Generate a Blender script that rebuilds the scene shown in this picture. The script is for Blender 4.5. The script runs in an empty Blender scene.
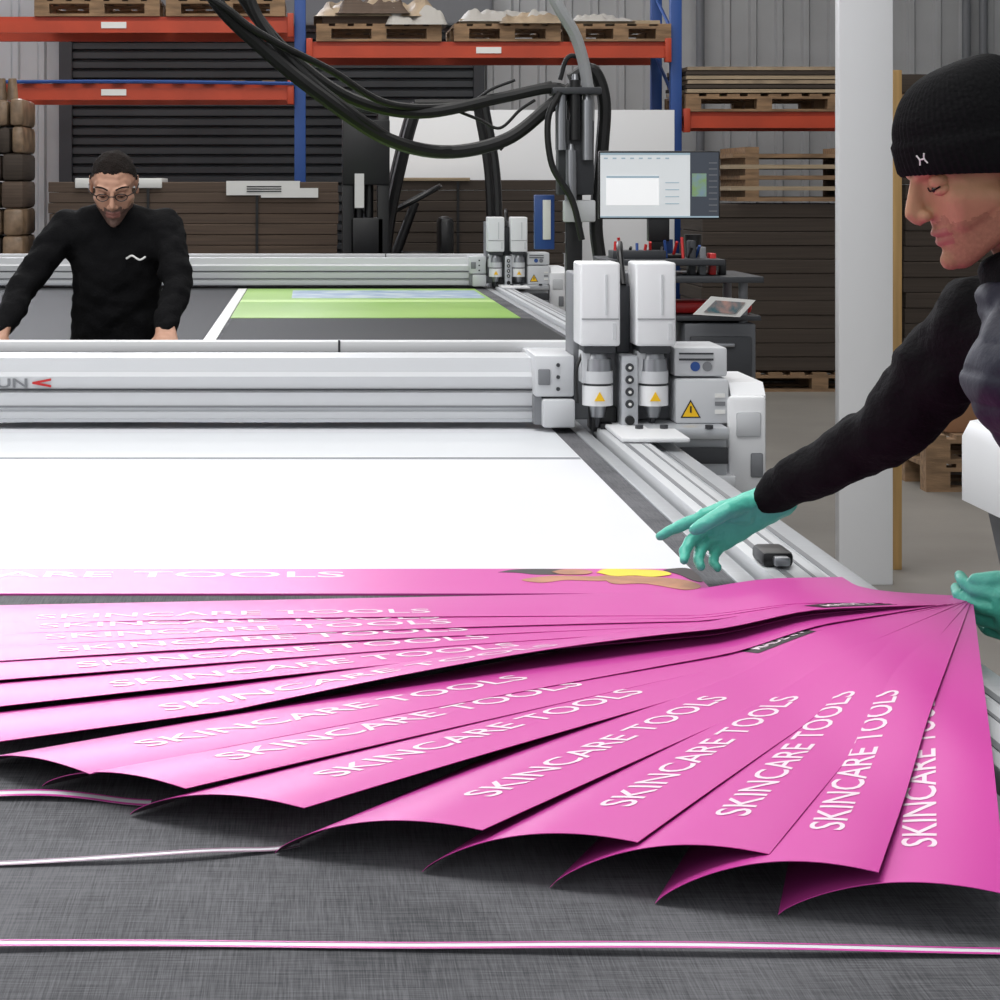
import bpy, bmesh, math, random
from mathutils import Vector, Matrix, noise
random.seed(4)
S=bpy.context.scene
COL=S.collection
H=1.52; F=2000.0
def sx(a,Y): return (a-310)*Y/F       # image-pixel helpers
def sz(a,Y): return H-(a-185)*Y/F
# ---------------------------------------------------------------- materials
def lin(c):
    return tuple(((x/255)/12.92 if x/255<=.04045 else ((x/255+.055)/1.055)**2.4) for x in c)
MATS={}
def mat(name,rgb,rough=.5,metal=0,var=0,vscale=8,bump=0,bscale=60,rgb2=None,spec=.5,emis=0,stretch=None,coat=0):
    if name in MATS: return MATS[name]
    m=bpy.data.materials.new(name); m.use_nodes=True
    nt=m.node_tree; b=nt.nodes['Principled BSDF']
    c=lin(rgb); b.inputs['Base Color'].default_value=(*c,1)
    b.inputs['Roughness'].default_value=rough; b.inputs['Metallic'].default_value=metal
    b.inputs['Specular IOR Level'].default_value=spec
    if coat: b.inputs['Coat Weight'].default_value=coat
    tc=nt.nodes.new('ShaderNodeTexCoord'); mp=nt.nodes.new('ShaderNodeMapping')
    nt.links.new(tc.outputs['Object'],mp.inputs['Vector'])
    if stretch: mp.inputs['Scale'].default_value=stretch
    if var or rgb2:
        n=nt.nodes.new('ShaderNodeTexNoise'); n.inputs['Scale'].default_value=vscale; n.inputs['Detail'].default_value=5
        nt.links.new(mp.outputs[0],n.inputs['Vector'])
        r=nt.nodes.new('ShaderNodeValToRGB')
        c2=lin(rgb2) if rgb2 else tuple(x*(1-var) for x in c)
        r.color_ramp.elements[0].position=.35; r.color_ramp.elements[1].position=.65
        r.color_ramp.elements[0].color=(*c2,1); r.color_ramp.elements[1].color=(*c,1)
        nt.links.new(n.outputs['Fac'],r.inputs['Fac']); nt.links.new(r.outputs[0],b.inputs['Base Color'])
    if bump:
        n=nt.nodes.new('ShaderNodeTexNoise'); n.inputs['Scale'].default_value=bscale; n.inputs['Detail'].default_value=4
        nt.links.new(mp.outputs[0],n.inputs['Vector'])
        bp=nt.nodes.new('ShaderNodeBump'); bp.inputs['Strength'].default_value=bump; bp.inputs['Distance'].default_value=.01
        nt.links.new(n.outputs['Fac'],bp.inputs['Height']); nt.links.new(bp.outputs[0],b.inputs['Normal'])
    if emis:
        b.inputs['Emission Color'].default_value=(*c,1); b.inputs['Emission Strength'].default_value=emis
    MATS[name]=m; return m
pink=mat('pink_print',(208,70,164),.36,bump=.03,bscale=3,spec=.45)
paper_back_shade=mat('paper_back_shade',(84,70,80),.6)  # white underside of the sheets, coloured dark to stand in for shade
txtw=mat('white_ink',(238,216,228),.45)
blk=mat('black_ink',(18,16,20),.35)
whites=mat('white_sheet',(228,229,234),.36,var=.03,vscale=2,spec=.4)
white=mat('white_paint',(228,229,231),.35)
offw=mat('casing_grey',(200,202,205),.4)
alu=mat('brushed_aluminium',(188,191,195),.33,.35,var=.08,vscale=3,stretch=(.2,30,30))
grey=mat('mid_grey',(120,122,126),.45)
dgrey=mat('dark_grey',(52,54,58),.5)
black=mat('black_plastic',(14,14,16),.4)
rubber=mat('black_rubber',(12,12,13),.55)
steel=mat('steel',(150,152,156),.3,.8)
yellow=mat('warning_yellow',(240,190,20),.4)
red=mat('red_plastic',(190,35,35),.4)
blue=mat('rack_blue',(38,74,140),.45)
orange=mat('rack_orange',(186,66,36),.5,var=.2,vscale=3)
wood=mat('pallet_wood',(150,120,90),.8,var=.45,vscale=5,bump=.3,bscale=30,stretch=(1,6,6))
ply=mat('board_edges',(180,160,132),.7,var=.4,vscale=6,stretch=(.4,1,40))
card=mat('cardboard',(92,76,64),.8,var=.3,vscale=3,stretch=(.5,1,30))
cardd=mat('cardboard_dark',(66,56,48),.8,var=.3,vscale=3,stretch=(.5,1,30))
label=mat('label_white',(225,225,222),.5)
# woven cutting felt
def felt():
    m=mat('cutting_felt',(92,93,97),.85,var=.18,vscale=5,spec=.2)
    nt=m.node_tree; b=nt.nodes['Principled BSDF']
    tc=nt.nodes.new('ShaderNodeTexCoord')
    out=[]
    for st in ((16,560,1),(560,16,1),(3,3,1)):
        mp=nt.nodes.new('ShaderNodeMapping'); mp.inputs['Scale'].default_value=st
        n=nt.nodes.new('ShaderNodeTexNoise'); n.inputs['Scale'].default_value=1.6; n.inputs['Detail'].default_value=3
        nt.links.new(tc.outputs['Object'],mp.inputs[0]); nt.links.new(mp.outputs[0],n.inputs['Vector']); out.append(n)
    ad=nt.nodes.new('ShaderNodeMath'); ad.operation='ADD'
    nt.links.new(out[0].outputs['Fac'],ad.inputs[0]); nt.links.new(out[1].outputs['Fac'],ad.inputs[1])
    a2=nt.nodes.new('ShaderNodeMath'); a2.operation='ADD'
    nt.links.new(ad.outputs[0],a2.inputs[0]); nt.links.new(out[2].outputs['Fac'],a2.inputs[1])
    r=nt.nodes.new('ShaderNodeValToRGB'); r.color_ramp.elements[0].position=.39; r.color_ramp.elements[1].position=.61
    hm=nt.nodes.new('ShaderNodeMath'); hm.operation='MULTIPLY'; hm.inputs[1].default_value=.3333
    nt.links.new(a2.outputs[0],hm.inputs[0]); nt.links.new(hm.outputs[0],r.inputs[0])
    r.color_ramp.elements[0].color=(*lin((68,69,72)),1); r.color_ramp.elements[1].color=(*lin((116,116,120)),1)
    nt.links.new(r.outputs[0],b.inputs['Base Color'])
    bp=nt.nodes.new('ShaderNodeBump'); bp.inputs['Strength'].default_value=.4; bp.inputs['Distance'].default_value=.002
    nt.links.new(hm.outputs[0],bp.inputs['Height']); nt.links.new(bp.outputs[0],b.inputs['Normal'])
    return m
feltm=felt()
# ---------------------------------------------------------------- mesh builder
def catmull(pts,n=8):
    pts=[Vector(p) for p in pts]; out=[]
    P=[pts[0]*2-pts[1]]+pts+[pts[-1]*2-pts[-2]]
    for i in range(1,len(P)-2):
        for j in range(n):
            t=j/n; a,b,c,d=P[i-1],P[i],P[i+1],P[i+2]
            out.append(.5*((2*b)+(c-a)*t+(2*a-5*b+4*c-d)*t*t+(3*b-a-3*c+d)*t**3))
    out.append(pts[-1]); return out
def text_mesh(s,size,bold=.0,width=None):
    cu=bpy.data.curves.new('t','FONT'); cu.body=s; cu.size=size; cu.offset=bold*size; cu.resolution_u=3
    ob=bpy.data.objects.new('t',cu); COL.objects.link(ob)
    dg=bpy.context.evaluated_depsgraph_get(); dg.update()
    me=bpy.data.meshes.new_from_object(ob.evaluated_get(dg))
    bpy.data.objects.remove(ob)
    if width:
        mx=max(v.co.x for v in me.vertices)
        for v in me.vertices: v.co.x*=width/mx
    return me
class B:
    def __init__(s,name): s.name=name; s.bm=bmesh.new(); s.mats=[]
    def mi(s,m):
        if m not in s.mats: s.mats.append(m)
        return s.mats.index(m)
    def merge(s,t,m,M=None):
        if m is not None:
            i=s.mi(m)
            for f in t.faces: f.material_index=i
        if M is not None: bmesh.ops.transform(t,matrix=M,verts=t.verts)
        me=bpy.data.meshes.new('tmp'); t.to_mesh(me); t.free(); s.bm.from_mesh(me); bpy.data.meshes.remove(me)
    def box(s,x0,x1,y0,y1,z0,z1,m,bev=0,M=None,seg=2):
        t=bmesh.new(); bmesh.ops.create_cube(t,size=1)
        for v in t.verts: v.co=Vector(((x0+x1)/2+v.co.x*(x1-x0),(y0+y1)/2+v.co.y*(y1-y0),(z0+z1)/2+v.co.z*(z1-z0)))
        if bev: bmesh.ops.bevel(t,geom=t.edges[:],offset=bev,segments=seg,affect='EDGES',profile=.5)
        bmesh.ops.recalc_face_normals(t,faces=t.faces)
        s.merge(t,m,M); return s
    def cyl(s,p0,p1,r0,r1,m,seg=20):
        p0=Vector(p0);p1=Vector(p1); d=p1-p0
        t=bmesh.new(); bmesh.ops.create_cone(t,cap_ends=True,segments=seg,radius1=r0,radius2=r1,depth=d.length)
        M=Matrix.Translation((p0+p1)/2)@d.to_track_quat('Z','Y').to_matrix().to_4x4()
        s.merge(t,m,M); return s
    def sph(s,c,r,m,M=None,seg=20):
        t=bmesh.new(); bmesh.ops.create_uvsphere(t,u_segments=seg,v_segments=seg//2+2,radius=1)
        if not hasattr(r,'__len__'): r=(r,r,r)
        for v in t.verts: v.co=Vector((c[0]+v.co.x*r[0],c[1]+v.co.y*r[1],c[2]+v.co.z*r[2]))
        s.merge(t,m,M); return s
    def prism(s,prof,axis,a0,a1,m,M=None):
        t=bmesh.new()
        def mk(p,a): return {'X':(a,p[0],p[1]),'Y':(p[0],a,p[1]),'Z':(p[0],p[1],a)}[axis]
        A=[t.verts.new(mk(p,a0)) for p in prof]; C=[t.verts.new(mk(p,a1)) for p in prof]
        n=len(prof)
        for i in range(n): t.faces.new((A[i],A[(i+1)%n],C[(i+1)%n],C[i]))
        t.faces.new(A); t.faces.new(C[::-1]); bmesh.ops.recalc_face_normals(t,faces=t.faces)
        s.merge(t,m,M); return s
    def tube(s,pts,r,m,n=8,seg=10,M=None):
        P=catmull(pts,n); t=bmesh.new(); rings=[]; up=Vector((.13,.2,1)).normalized()
        for i,p in enumerate(P):
            d=(P[min(i+1,len(P)-1)]-P[max(i-1,0)]).normalized()
            a=d.cross(up); 
            if a.length<.05: a=d.cross(Vector((1,0,0)))
            a.normalize(); up=a.cross(d).normalized()
            rings.append([t.verts.new(p+(a*math.cos(k*2*math.pi/seg)+up*math.sin(k*2*math.pi/seg))*r) for k in range(seg)])
        for i in range(len(rings)-1):
            for k in range(seg): t.faces.new((rings[i][k],rings[i][(k+1)%seg],rings[i+1][(k+1)%seg],rings[i+1][k]))
        t.faces.new(rings[0][::-1]); t.faces.new(rings[-1]); bmesh.ops.recalc_face_normals(t,faces=t.faces)
        s.merge(t,m,M); return s
    def grid(s,fn,nu,nv,m):
        t=bmesh.new(); V=[[t.verts.new(fn(i/nu,j/nv)) for j in range(nv+1)] for i in range(nu+1)]
        for i in range(nu):
            for j in range(nv): t.faces.new((V[i][j],V[i+1][j],V[i+1][j+1],V[i][j+1]))
        s.merge(t,m); return s
    def text(s,st,size,M,m,bold=0,width=None):
        me=text_mesh(st,size,bold,width); t=bmesh.new(); t.from_mesh(me); s.merge(t,m,M); return s
    def pallet(s,x0,y0,z0,w,d,m=None):
        m=m or wood
        for i in range(3): s.box(x0+.0,x0+w,y0+i*(d-.1)/2,y0+i*(d-.1)/2+.1,z0,z0+.02,m)
        for i in range(3):
            for j in range(3): s.box(x0+i*(w-.12)/2,x0+i*(w-.12)/2+.12,y0+j*(d-.1)/2,y0+j*(d-.1)/2+.1,z0+.02,z0+.1,m)
        n=int(w/.14)
        for i in range(n): s.box(x0+i*(w-.1)/(n-1),x0+i*(w-.1)/(n-1)+.1,y0,y0+d,z0+.12,z0+.14,m)
        for j in range(3): s.box(x0,x0+w,y0+j*(d-.1)/2,y0+j*(d-.1)/2+.1,z0+.1,z0+.12,m)
        return s
    def layers(s,x0,x1,y0,y1,z0,z1,m,n,j=.012):
        h=(z1-z0)/n
        for i in range(n):
            a,c,d=random.uniform(-j,j),random.uniform(-j,j),random.uniform(0,j)
            if i==n-1: a=c=0
            s.box(x0+a,x1+c,y0+d,y1,z0+i*h+.003,z0+(i+1)*h,m,.004,seg=1)
        return s
    def done(s,parent=None,angle=35,smooth=True):
        me=bpy.data.meshes.new(s.name); s.bm.to_mesh(me); s.bm.free()
        for m in s.mats: me.materials.append(m)
        if smooth:
            me.polygons.foreach_set('use_smooth',[True]*len(me.polygons)); me.set_sharp_from_angle(angle=math.radians(angle))
        ob=bpy.data.objects.new(s.name,me); COL.objects.link(ob)
        if parent: ob.parent=parent
        return ob
# ---------------------------------------------------------------- room
flm=mat('concrete_floor',(136,132,126),.45,var=.22,vscale=1.2,bump=.05,bscale=20)
b=B('floor'); b.box(-9,9,-3,19.2,-.1,0,flm); b.done()
wallm=mat('corrugated_steel',(190,191,192),.5,.1,var=.12,vscale=1.5)
b=B('wall_back')
prof=[]; x=-9.0
while x<9: prof+= [(x,19),(x+.16,19),(x+.18,18.96),(x+.23,18.96)]; x+=.25
prof+=[(9,19),(9,19.2),(-9,19.2)]
b.prism(prof,'Z',0,6.5,wallm); b.done(angle=20)
b=B('wall_left'); b.box(-9.2,-9,-3,19.2,0,6.5,wallm); b.done()
b=B('wall_right'); b.box(9,9.2,-3,19.2,0,6.5,wallm); b.done()
b=B('ceiling'); b.box(-9.2,9.2,-3,19.2,6.5,6.6,mat('ceiling_panel',(150,152,154),.7)); b.done()
# unseen glowing panel added high on the back wall for glare on the sheets
b=B('glare_panel_1')
b.box(-8.6,.2,18.9,18.95,3.6,6.3,mat('glare_emitter',(240,242,250),.4,emis=9.5))
for i in range(9): b.box(-8.62+i,-8.58+i,18.86,18.95,3.6,6.3,grey)
b.done()
b=B('door_1')   # roller shutter
dm=mat('shutter_slats',(64,67,70),.5,.2,var=.2,vscale=2)
prof=[]; z=0
while z<2.95: prof+=[(18.9,z),(18.86,z+.015),(18.86,z+.07),(18.9,z+.085)]; z+=.09
prof+=[(18.95,z),(18.95,0)]
b.prism(prof,'X',-2.26,1.56,dm); b.box(-2.36,-2.24,18.8,18.95,0,3.1,dgrey); b.box(1.54,1.64,18.8,18.95,0,3.1,dgrey); b.box(-2.4,1.7,18.6,18.95,3.0,3.4,grey,.03)
b.done(angle=20)
b=B('structural_column')
b.box(sx(835,7.66),sx(893,7.6),7.6,7.66,0,6.5,white,.003)
b.done()
b=B('timber_plank'); b.box(sx(893,7.9),sx(902,7.9),7.9,7.98,0,sz(70,7.9),mat('pine',(205,165,105),.7,var=.3,vscale=3,stretch=(10,10,.6)),.002); b.done()
b=B('wall_pipe')
for xx in (sx(968,18.8),sx(985,18.8),sx(680,18.8)+.2): b.cyl((xx,18.85,0),(xx,18.85,6.4),.04,.04,grey)
b.done()
# ---------------------------------------------------------------- racking
b=B('pallet_racking')
Y=16
for xx in (-3.6,-.08,2.93,5.95):
    for yy in (16,16.9):
        b.box(xx-.045,xx+.045,yy,yy+.07,0,4.2,blue,.004)
    for i in range(8): 
        z=.2+i*.5; b.tube([(xx,16.05,z),(xx,16.93,z+.4)],.015,blue,n=1,seg=6)
    b.box(xx-.07,xx+.07,15.97,16.1,0,.01,steel)
def beams(x0,x1,z):
    for yy in (15.95,16.92):
        b.prism([(yy,z-.065),(yy+.05,z-.065),(yy+.05,z+.065),(yy+.035,z+.065),(yy+.035,z+.03),(yy,z+.03)],'X',x0,x1,orange)
    b.box(x0,x0+.05,15.93,16.0,z-.1,z+.09,orange,.004); b.box(x1-.05,x1,15.93,16.0,z-.1,z+.09,orange,.004)
    xm=max(x0,-3.0)
    b.box((xm+x1)/2-.1,(xm+x1)/2+.1,15.944,15.95,z-.03,z+.02,label)
beams(-3.55,-.13,sz(25,Y)); beams(-3.55,-.13,sz(92,Y)); beams(-.03,2.88,sz(50,Y)); beams(2.98,5.9,sz(120,Y)); beams(2.98,5.9,3.4)
for i in range(14): b.box(-3.5+i*.24,-3.5+i*.24+.1,15.95,16.97,sz(92,Y)+.07,sz(92,Y)+.09,wood)
b.tube([(-3.5,15.93,sz(83,16)),(-1.5,15.93,sz(82,16)),(-.13,15.93,sz(84,16))],.015,blue,seg=6)
b.done(angle=25)
wrap=mat('torn_wrap',(170,150,125),.6,var=.4,vscale=6,bump=.6,bscale=10)
gwrap=mat('grey_wrap',(170,166,160),.5,bump=.6,bscale=8)
def crumple(b,x0,x1,y0,y1,z0,h,m,seed=0,amp=.05):
    def f(u,v):
        x=x0+(x1-x0)*u; y=y0+(y1-y0)*v
        e=min(1,min(u,1-u)*8)*min(1,min(v,1-v)*8)
        return Vector((x,y,z0+(h+amp*noise.noise(Vector((x*7,y*7,seed)))+amp*.6*noise.noise(Vector((x*17,y*17,seed))))*e))
    b.grid(f,40,16,m)
b=B('racked_pallets')
zt=sz(50,Y)+.067
b.pallet(.05,15.95,zt,1.0,.98)
b.box(.1,.98,16,16.85,zt+.14,zt+.22,card,.01); crumple(b,.03,1.05,15.94,16.9,zt+.2,.12,wrap,1,.10); crumple(b,.2,.8,15.92,16.6,zt+.22,.1,card,4,.08); crumple(b,.6,1.1,15.9,16.4,zt+.13,.1,gwrap,9,.09)
b.pallet(1.15,15.95,zt,.85,.98); b.box(1.2,1.9,16.0,16.8,zt+.14,zt+.18,ply); crumple(b,1.18,1.98,15.95,16.8,zt+.16,.08,gwrap,2,.06); crumple(b,1.5,2.1,15.9,16.5,zt+.14,.07,wrap,7,.06)
b.pallet(2.08,15.95,zt,.8,.98); b.box(2.12,2.8,16.0,16.8,zt+.14,zt+.17,ply); crumple(b,2.1,2.6,15.95,16.8,zt+.16,.05,gwrap,3,.05)
z2=sz(25,Y)+.067
b.pallet(-2.2,15.95,z2,1.0,.98); b.pallet(-1.15,15.95,z2,.95,.98)
b.box(-2.15,-1.25,16,16.8,z2+.15,z2+.6,card,.01); b.box(-1.1,-.3,16,16.8,z2+.15,z2+.5,cardd,.01)
z3=sz(120,Y)+.067
b.pallet(3.0,15.95,z3,1.25,.98)
for i in range(6): b.box(3.0+random.uniform(0,.04),4.25,15.96,16.9,z3+.15+i*.036,z3+.178+i*.036,(ply,cardd,wrap)[i%3])
b.pallet(4.4,15.95,z3,1.2,.98); b.box(4.45,5.5,16,16.8,z3+.15,z3+.3,cardd,.01)
b.done()
b=B('boards_stack')
b.pallet(3.05,14.7,0,1.4,.9); b.layers(2.88,4.25,14.72,15.6,.15,1.38,cardd,12)
for i in range(5): b.box(3.08+random.uniform(0,.1),4.15+random.uniform(0,.1),14.7,15.6,1.4+i*.08,1.43+i*.08,ply if i%2 else wood); b.box(3.2,3.3,14.7,15.6,1.43+i*.08,1.48+i*.08,wood); b.box(4.0,4.1,14.7,15.6,1.43+i*.08,1.48+i*.08,wood)
b.layers(4.4,5.7,14.8,15.6,.15,1.75,cardd,14); b.pallet(4.4,14.75,0,1.2,.85)
b.done()
b=B('white_panel_stack')
for i in range(4): b.box(sx(383,15.7)+i*.01,sx(674,15.7)-i*.02,15.68+i*.03,15.7+i*.03,0,sz(110,15.7)-i*.008,white,.002)
b.done()
# cardboard
b=B('cardboard_pallet_load')
b.pallet(-1.9,14.7,0,2.1,.85); b.layers(sx(50,14.8),sx(338,14.8),14.7,15.5,.14,sz(182,14.8),card,18,.008)
for x0,x1 in ((80,120),(124,165)): b.box(sx(x0,15),sx(x1,15),14.68,15.3,sz(188,15),sz(181,15)+.02,label,.005)
b.box(sx(228,15),sx(300,15),14.685,14.7,sz(195,15),sz(181,15),label)
b.box(sx(228,15),sx(300,15),14.692,15.2,sz(182,15),sz(182,15)+.006,label); b.box(sx(262,15),sx(318,15),14.683,14.7,sz(198,15)+.005,sz(188,15),label)
for i in range(3): b.box(sx(248,15),sx(282,15),14.680,14.684,sz(187+i*2.4,15),sz(186+i*2.4,15),black)
for xx in (-1.2,-.4): b.box(xx,xx+.02,14.69,15.5,.14,sz(182,14.8)+.004,black)
b.done()
b=B('cardboard_pallet_load')
b.pallet(.5,15.0,0,1.4,.6); b.layers(sx(370,15),sx(565,15),15.0,15.6,.14,sz(180,15),cardd,18,.008); b.box(1.1,1.12,14.995,15,.14,sz(180,15),black)
b.box(sx(380,15),sx(470,15),14.99,15.5,sz(181,15),sz(179,15)+.01,ply,.003); b.done()
b=B('wrapped_goods_stack')
b.pallet(-2.85,14.5,0,.8,.8)
gm=mat('wrapped_goods',(150,125,100),.35,var=.6,vscale=9,bump=.5,bscale=14)
zz=.15
for k in range(10):
    w=.7-.03*(k%3)-(.25 if k>7 else 0)
    for i in range(4):
        b.box(-2.08-w+i*w/4+.005,-2.08-w+(i+1)*w/4-.005,14.55,15.2,zz,zz+.19+.01*(i%2),(gm,card,cardd,gm)[(i+k)%4],.03)
    zz+=.2
for i in range(5): b.cyl((-2.5+i*.08,14.65,zz-.01),(-2.5+i*.08,14.65,zz+.15),.045,.03,gm)
b.done()
b=B('cardboard_box_on_pallet')
b.pallet(3.05,9.9,0,1.0,.8); b.pallet(3.05,9.9,.14,1.0,.8); b.box(3.18,3.95,10.0,10.6,.28,.62,mat('kraft',(150,110,80),.8,var=.2,vscale=3),.01); b.done()
# ---------------------------------------------------------------- forklift
b=B('forklift')
for xx in (sx(341,14),sx(375,14)):
    b.box(xx,xx+.08,13.5,13.65,.05,sz(108,13.5),black,.008)
b.box(sx(341,14),sx(384,14),13.52,13.62,sz(116,14),sz(108,14)+.02,black,.01); b.box(sx(341,14),sx(384,14)+.02,13.48,13.52,sz(185,14),sz(122,14),black,.01)
b.box(sx(353,14),sx(362,14),13.47,13.48,sz(207,14),sz(174,14),label)
for xx in (.33,.4): b.cyl((xx,13.57,.1),(xx,13.57,1.95),.03,.03,black)
b.box(.27,.5,13.5,13.6,1.0,1.3,black,.01)
b.box(.15,.6,13.45,13.5,.3,.7,black,.01)
for xx in (.2,.45): b.box(xx,xx+.1,13.25,13.5,.06,.1,black,.01)
b.box(.25,1.25,13.7,14.4,.25,.95,dgrey,.06); b.box(.9,1.45,13.75,14.35,.3,1.0,dgrey,.12,seg=4)
b.box(.62,.95,13.85,14.25,.95,1.05,black,.04); b.box(.9,1.0,13.85,14.25,1.0,1.3,black,.04)
for yy in (13.75,14.35):
    b.tube([(.50,yy,.9),(.56,yy,1.35),(.66,yy,1.8),(.74,yy,2.08)],.04,black,seg=8); b.tube([(1.3,yy,1.0),(1.28,yy,1.6),(1.2,yy,2.08)],.03,black,seg=8)
    b.tube([(.72,yy,2.08),(1.22,yy,2.08)],.03,black,n=2,seg=8)
for i in range(6): b.tube([(.74+i*.09,13.75,2.08),(.74+i*.09,14.35,2.08)],.012,black,n=1,seg=6)
cc=Vector((.74,14.05,1.42)); ring=[cc+Vector((.17*math.cos(a),.17*math.sin(a),.09*math.cos(a))) for a in [i*math.pi/8 for i in range(17)]]
b.tube(ring,.018,black,n=2,seg=8); b.cyl(cc+Vector((0,0,-.02)),(.55,14.05,.9),.03,.04,black); b.tube([cc-Vector((.16,0,.09)),cc+Vector((.16,0,.09))],.012,black,n=1,seg=6)
for xx in (.42,1.2):
    for yy in (13.67,14.28): b.cyl((xx,yy,.24),(xx,yy+.16,.24),.24,.24,rubber,28); b.cyl((xx,yy-.01,.24),(xx,yy,.24),.1,.1,steel)
b.done()
# ---------------------------------------------------------------- cutting tables
def table(ox,xl,y0,y1,name):
    b=B(name)
    b.box(xl,ox+.665,y0,y1,.86,.90,feltm,.003)
    for x0,x1,z in ((.665,.70,.902),(.715,.80,.915),(.81,.88,.895)):
        b.box(ox+x0,ox+x1,y0,y1,.84,z,alu if x0!=.715 else offw,.004)
    b.box(ox+.66,ox+.88,y0+.01,y1-.01,.83,.885,dgrey)
    b.box(ox+.735,ox+.745,y0+.02,y1-.02,.915,.9165,grey); b.box(ox+.775,ox+.78,y0+.02,y1-.02,.915,.9165,grey)
    b.box(ox+.83,ox+.84,y0+.02,y1-.02,.895,.8965,grey)
    b.box(xl-.2,xl,y0,y1,.84,.91,offw,.005)
    b.box(xl-.1,ox+.84,y0+.05,y1-.05,.62,.86,offw,.01)
    for yy in (y0+.3,(y0+y1)/2,y1-.4):
        for xx in (xl+.1,ox+.6): b.box(xx,xx+.14,yy,yy+.14,.02,.64,grey,.01); b.cyl((xx+.07,yy+.07,0),(xx+.07,yy+.07,.03),.07,.05,black)
    b.box(xl+.1,ox+.7,y0+.35,y0+.4,.2,.3,grey,.01)
    return b
b=table(0,-2.6,.9,6.15,'cutting_table')
b.box(.715,.765,3.16,3.24,.915,.94,black,.008); b.box(.73,.755,3.14,3.16,.92,.935,steel,.004)
b.done()
b=table(.39,-2.6,7.45,13.2,'cutting_table'); b.done()
def gantry(ox,yf,logo):
    b=B('cutting_gantry'); xl=-2.75
    def Y(a): return yf+a
    prof=[(0,.92),(0,.945),(.006,.95),(0,.955),(0,.995),(.01,1.0),(.004,1.005),(.004,1.035),(.02,1.045),(.03,1.08),(.2,1.08),(.2,.92)]
    b.prism([(yf+p,z) for p,z in prof],'X',xl,ox+.565,offw)
    b.box(xl,ox+.565,Y(-.004),Y(0),.957,.962,grey); b.box(xl,ox+.565,Y(-.003),Y(.003),1.0,1.004,dgrey)
    b.box(xl,ox+.565,Y(-.006),Y(.02),.921,.93,alu)
    b.box(xl,ox+.73,Y(.42),Y(.47),1.062,1.092,white,.003)
    b.box(xl,ox+.7,Y(.2),Y(.42),1.0,1.045,black)
    b.box(ox+.08-.003,ox+.08+.003,Y(.418),Y(.472),1.06,1.094,dgrey)
    b.box(ox+.58,ox+.73,Y(.1),Y(.46),1.03,1.075,offw,.008)
    b.box(xl-.12,xl,Y(-.2),Y(.5),.75,1.12,white,.03)
    b.box(ox+.562,ox+.661,Y(-.06),Y(.15),.99,1.094,offw,.006); b.box(ox+.58,ox+.661,Y(-.08),Y(.1),.915,.985,offw,.006)
    b.box(ox+.57,ox+.6,Y(-.066),Y(-.06),1.02,1.06,grey,.003); b.box(ox+.562,ox+.58,Y(-.05),Y(.1),.92,.99,grey)
    for i in range(3): b.cyl((ox+.62,Y(-.06),1.01+i*.03),(ox+.62,Y(-.065),1.01+i*.03),.005,.005,dgrey,8)
    b.box(ox+.661,ox+.905,Y(-.03),Y(.12),.93,1.30,grey,.006)
    b.box(ox+.766,ox+.80,Y(-.06),Y(-.02),1.1,1.27,dgrey,.004); b.tube([(ox+.783,Y(-.06),1.27),(ox+.783,Y(0),1.36),(ox+.80,Y(.1),1.34),(ox+.82,Y(.2),1.1)],.008,black)
    for x0,st in ((.663,0),(.80,1)):
        b.box(ox+x0,ox+x0+.099,Y(-.15),Y(-.02),1.124,1.33,white,.007,seg=3)
        b.box(ox+x0+.004,ox+x0+.095,Y(-.1525),Y(-.149),1.19,1.192,grey); b.box(ox+x0+.062,ox+x0+.067,Y(-.153),Y(-.149),1.2,1.3,offw); b.box(ox+x0+.08,ox+x0+.088,Y(-.153),Y(-.149),1.14,1.18,offw)
        b.box(ox+x0+.01,ox+x0+.09,Y(-.14),Y(-.03),1.105,1.128,dgrey,.006)
        c=ox+x0+.05
        b.cyl((c,Y(-.1),1.12),(c,Y(-.1),1.09),.022,.03,steel); b.box(c-.042,c-.02,Y(-.12),Y(-.06),1.03,1.11,offw,.003); b.cyl((c,Y(-.1),1.09),(c,Y(-.1),1.06),.034,.036,steel,28); b.cyl((c,Y(-.1),1.06),(c,Y(-.1),1.03),.038,.038,offw,28); b.cyl((c,Y(-.1),1.03),(c,Y(-.1),1.024),.034,.034,dgrey,28)
        b.cyl((c,Y(-.1),1.024),(c,Y(-.1),.975),.038,.038,white,28); b.cyl((c,Y(-.1),.975),(c,Y(-.1),.945),.022,.016,steel); b.cyl((c,Y(-.1),.945),(c,Y(-.1),.92),.008,.004,dgrey)
        b.prism([(c-.013,.988),(c+.013,.988),(c,1.011)],'Y',Y(-.1405),Y(-.136),yellow)
        b.tube([(c-.03,Y(-.1),1.12),(c-.055,Y(-.12),1.06),(c-.05,Y(-.1),.98)],.004,black)
    b.box(ox+.767,ox+.81,Y(-.13),Y(-.02),.91,1.099,alu,.006)
    for i in range(4): b.cyl((ox+.788,Y(-.13),1.07-.03*i),(ox+.788,Y(-.135),1.07-.03*i),.011,.01,dgrey); b.cyl((ox+.788,Y(-.135),1.07-.03*i),(ox+.788,Y(-.138),1.07-.03*i),.004,.004,label,8)
    b.cyl((ox+.788,Y(-.13),.94),(ox+.788,Y(-.14),.94),.012,.011,black)
    b.box(ox+.70,ox+.765,Y(-.08),Y(0),.905,.97,black,.008); b.box(ox+.72,ox+.75,Y(-.11),Y(-.06),.9,.93,black,.004)
    b.box(ox+.903,ox+1.035,Y(-.1),Y(.1),1.045,1.117,offw,.006); b.box(ox+.903,ox+1.035,Y(-.12),Y(.1),.93,1.04,offw,.006)
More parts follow.
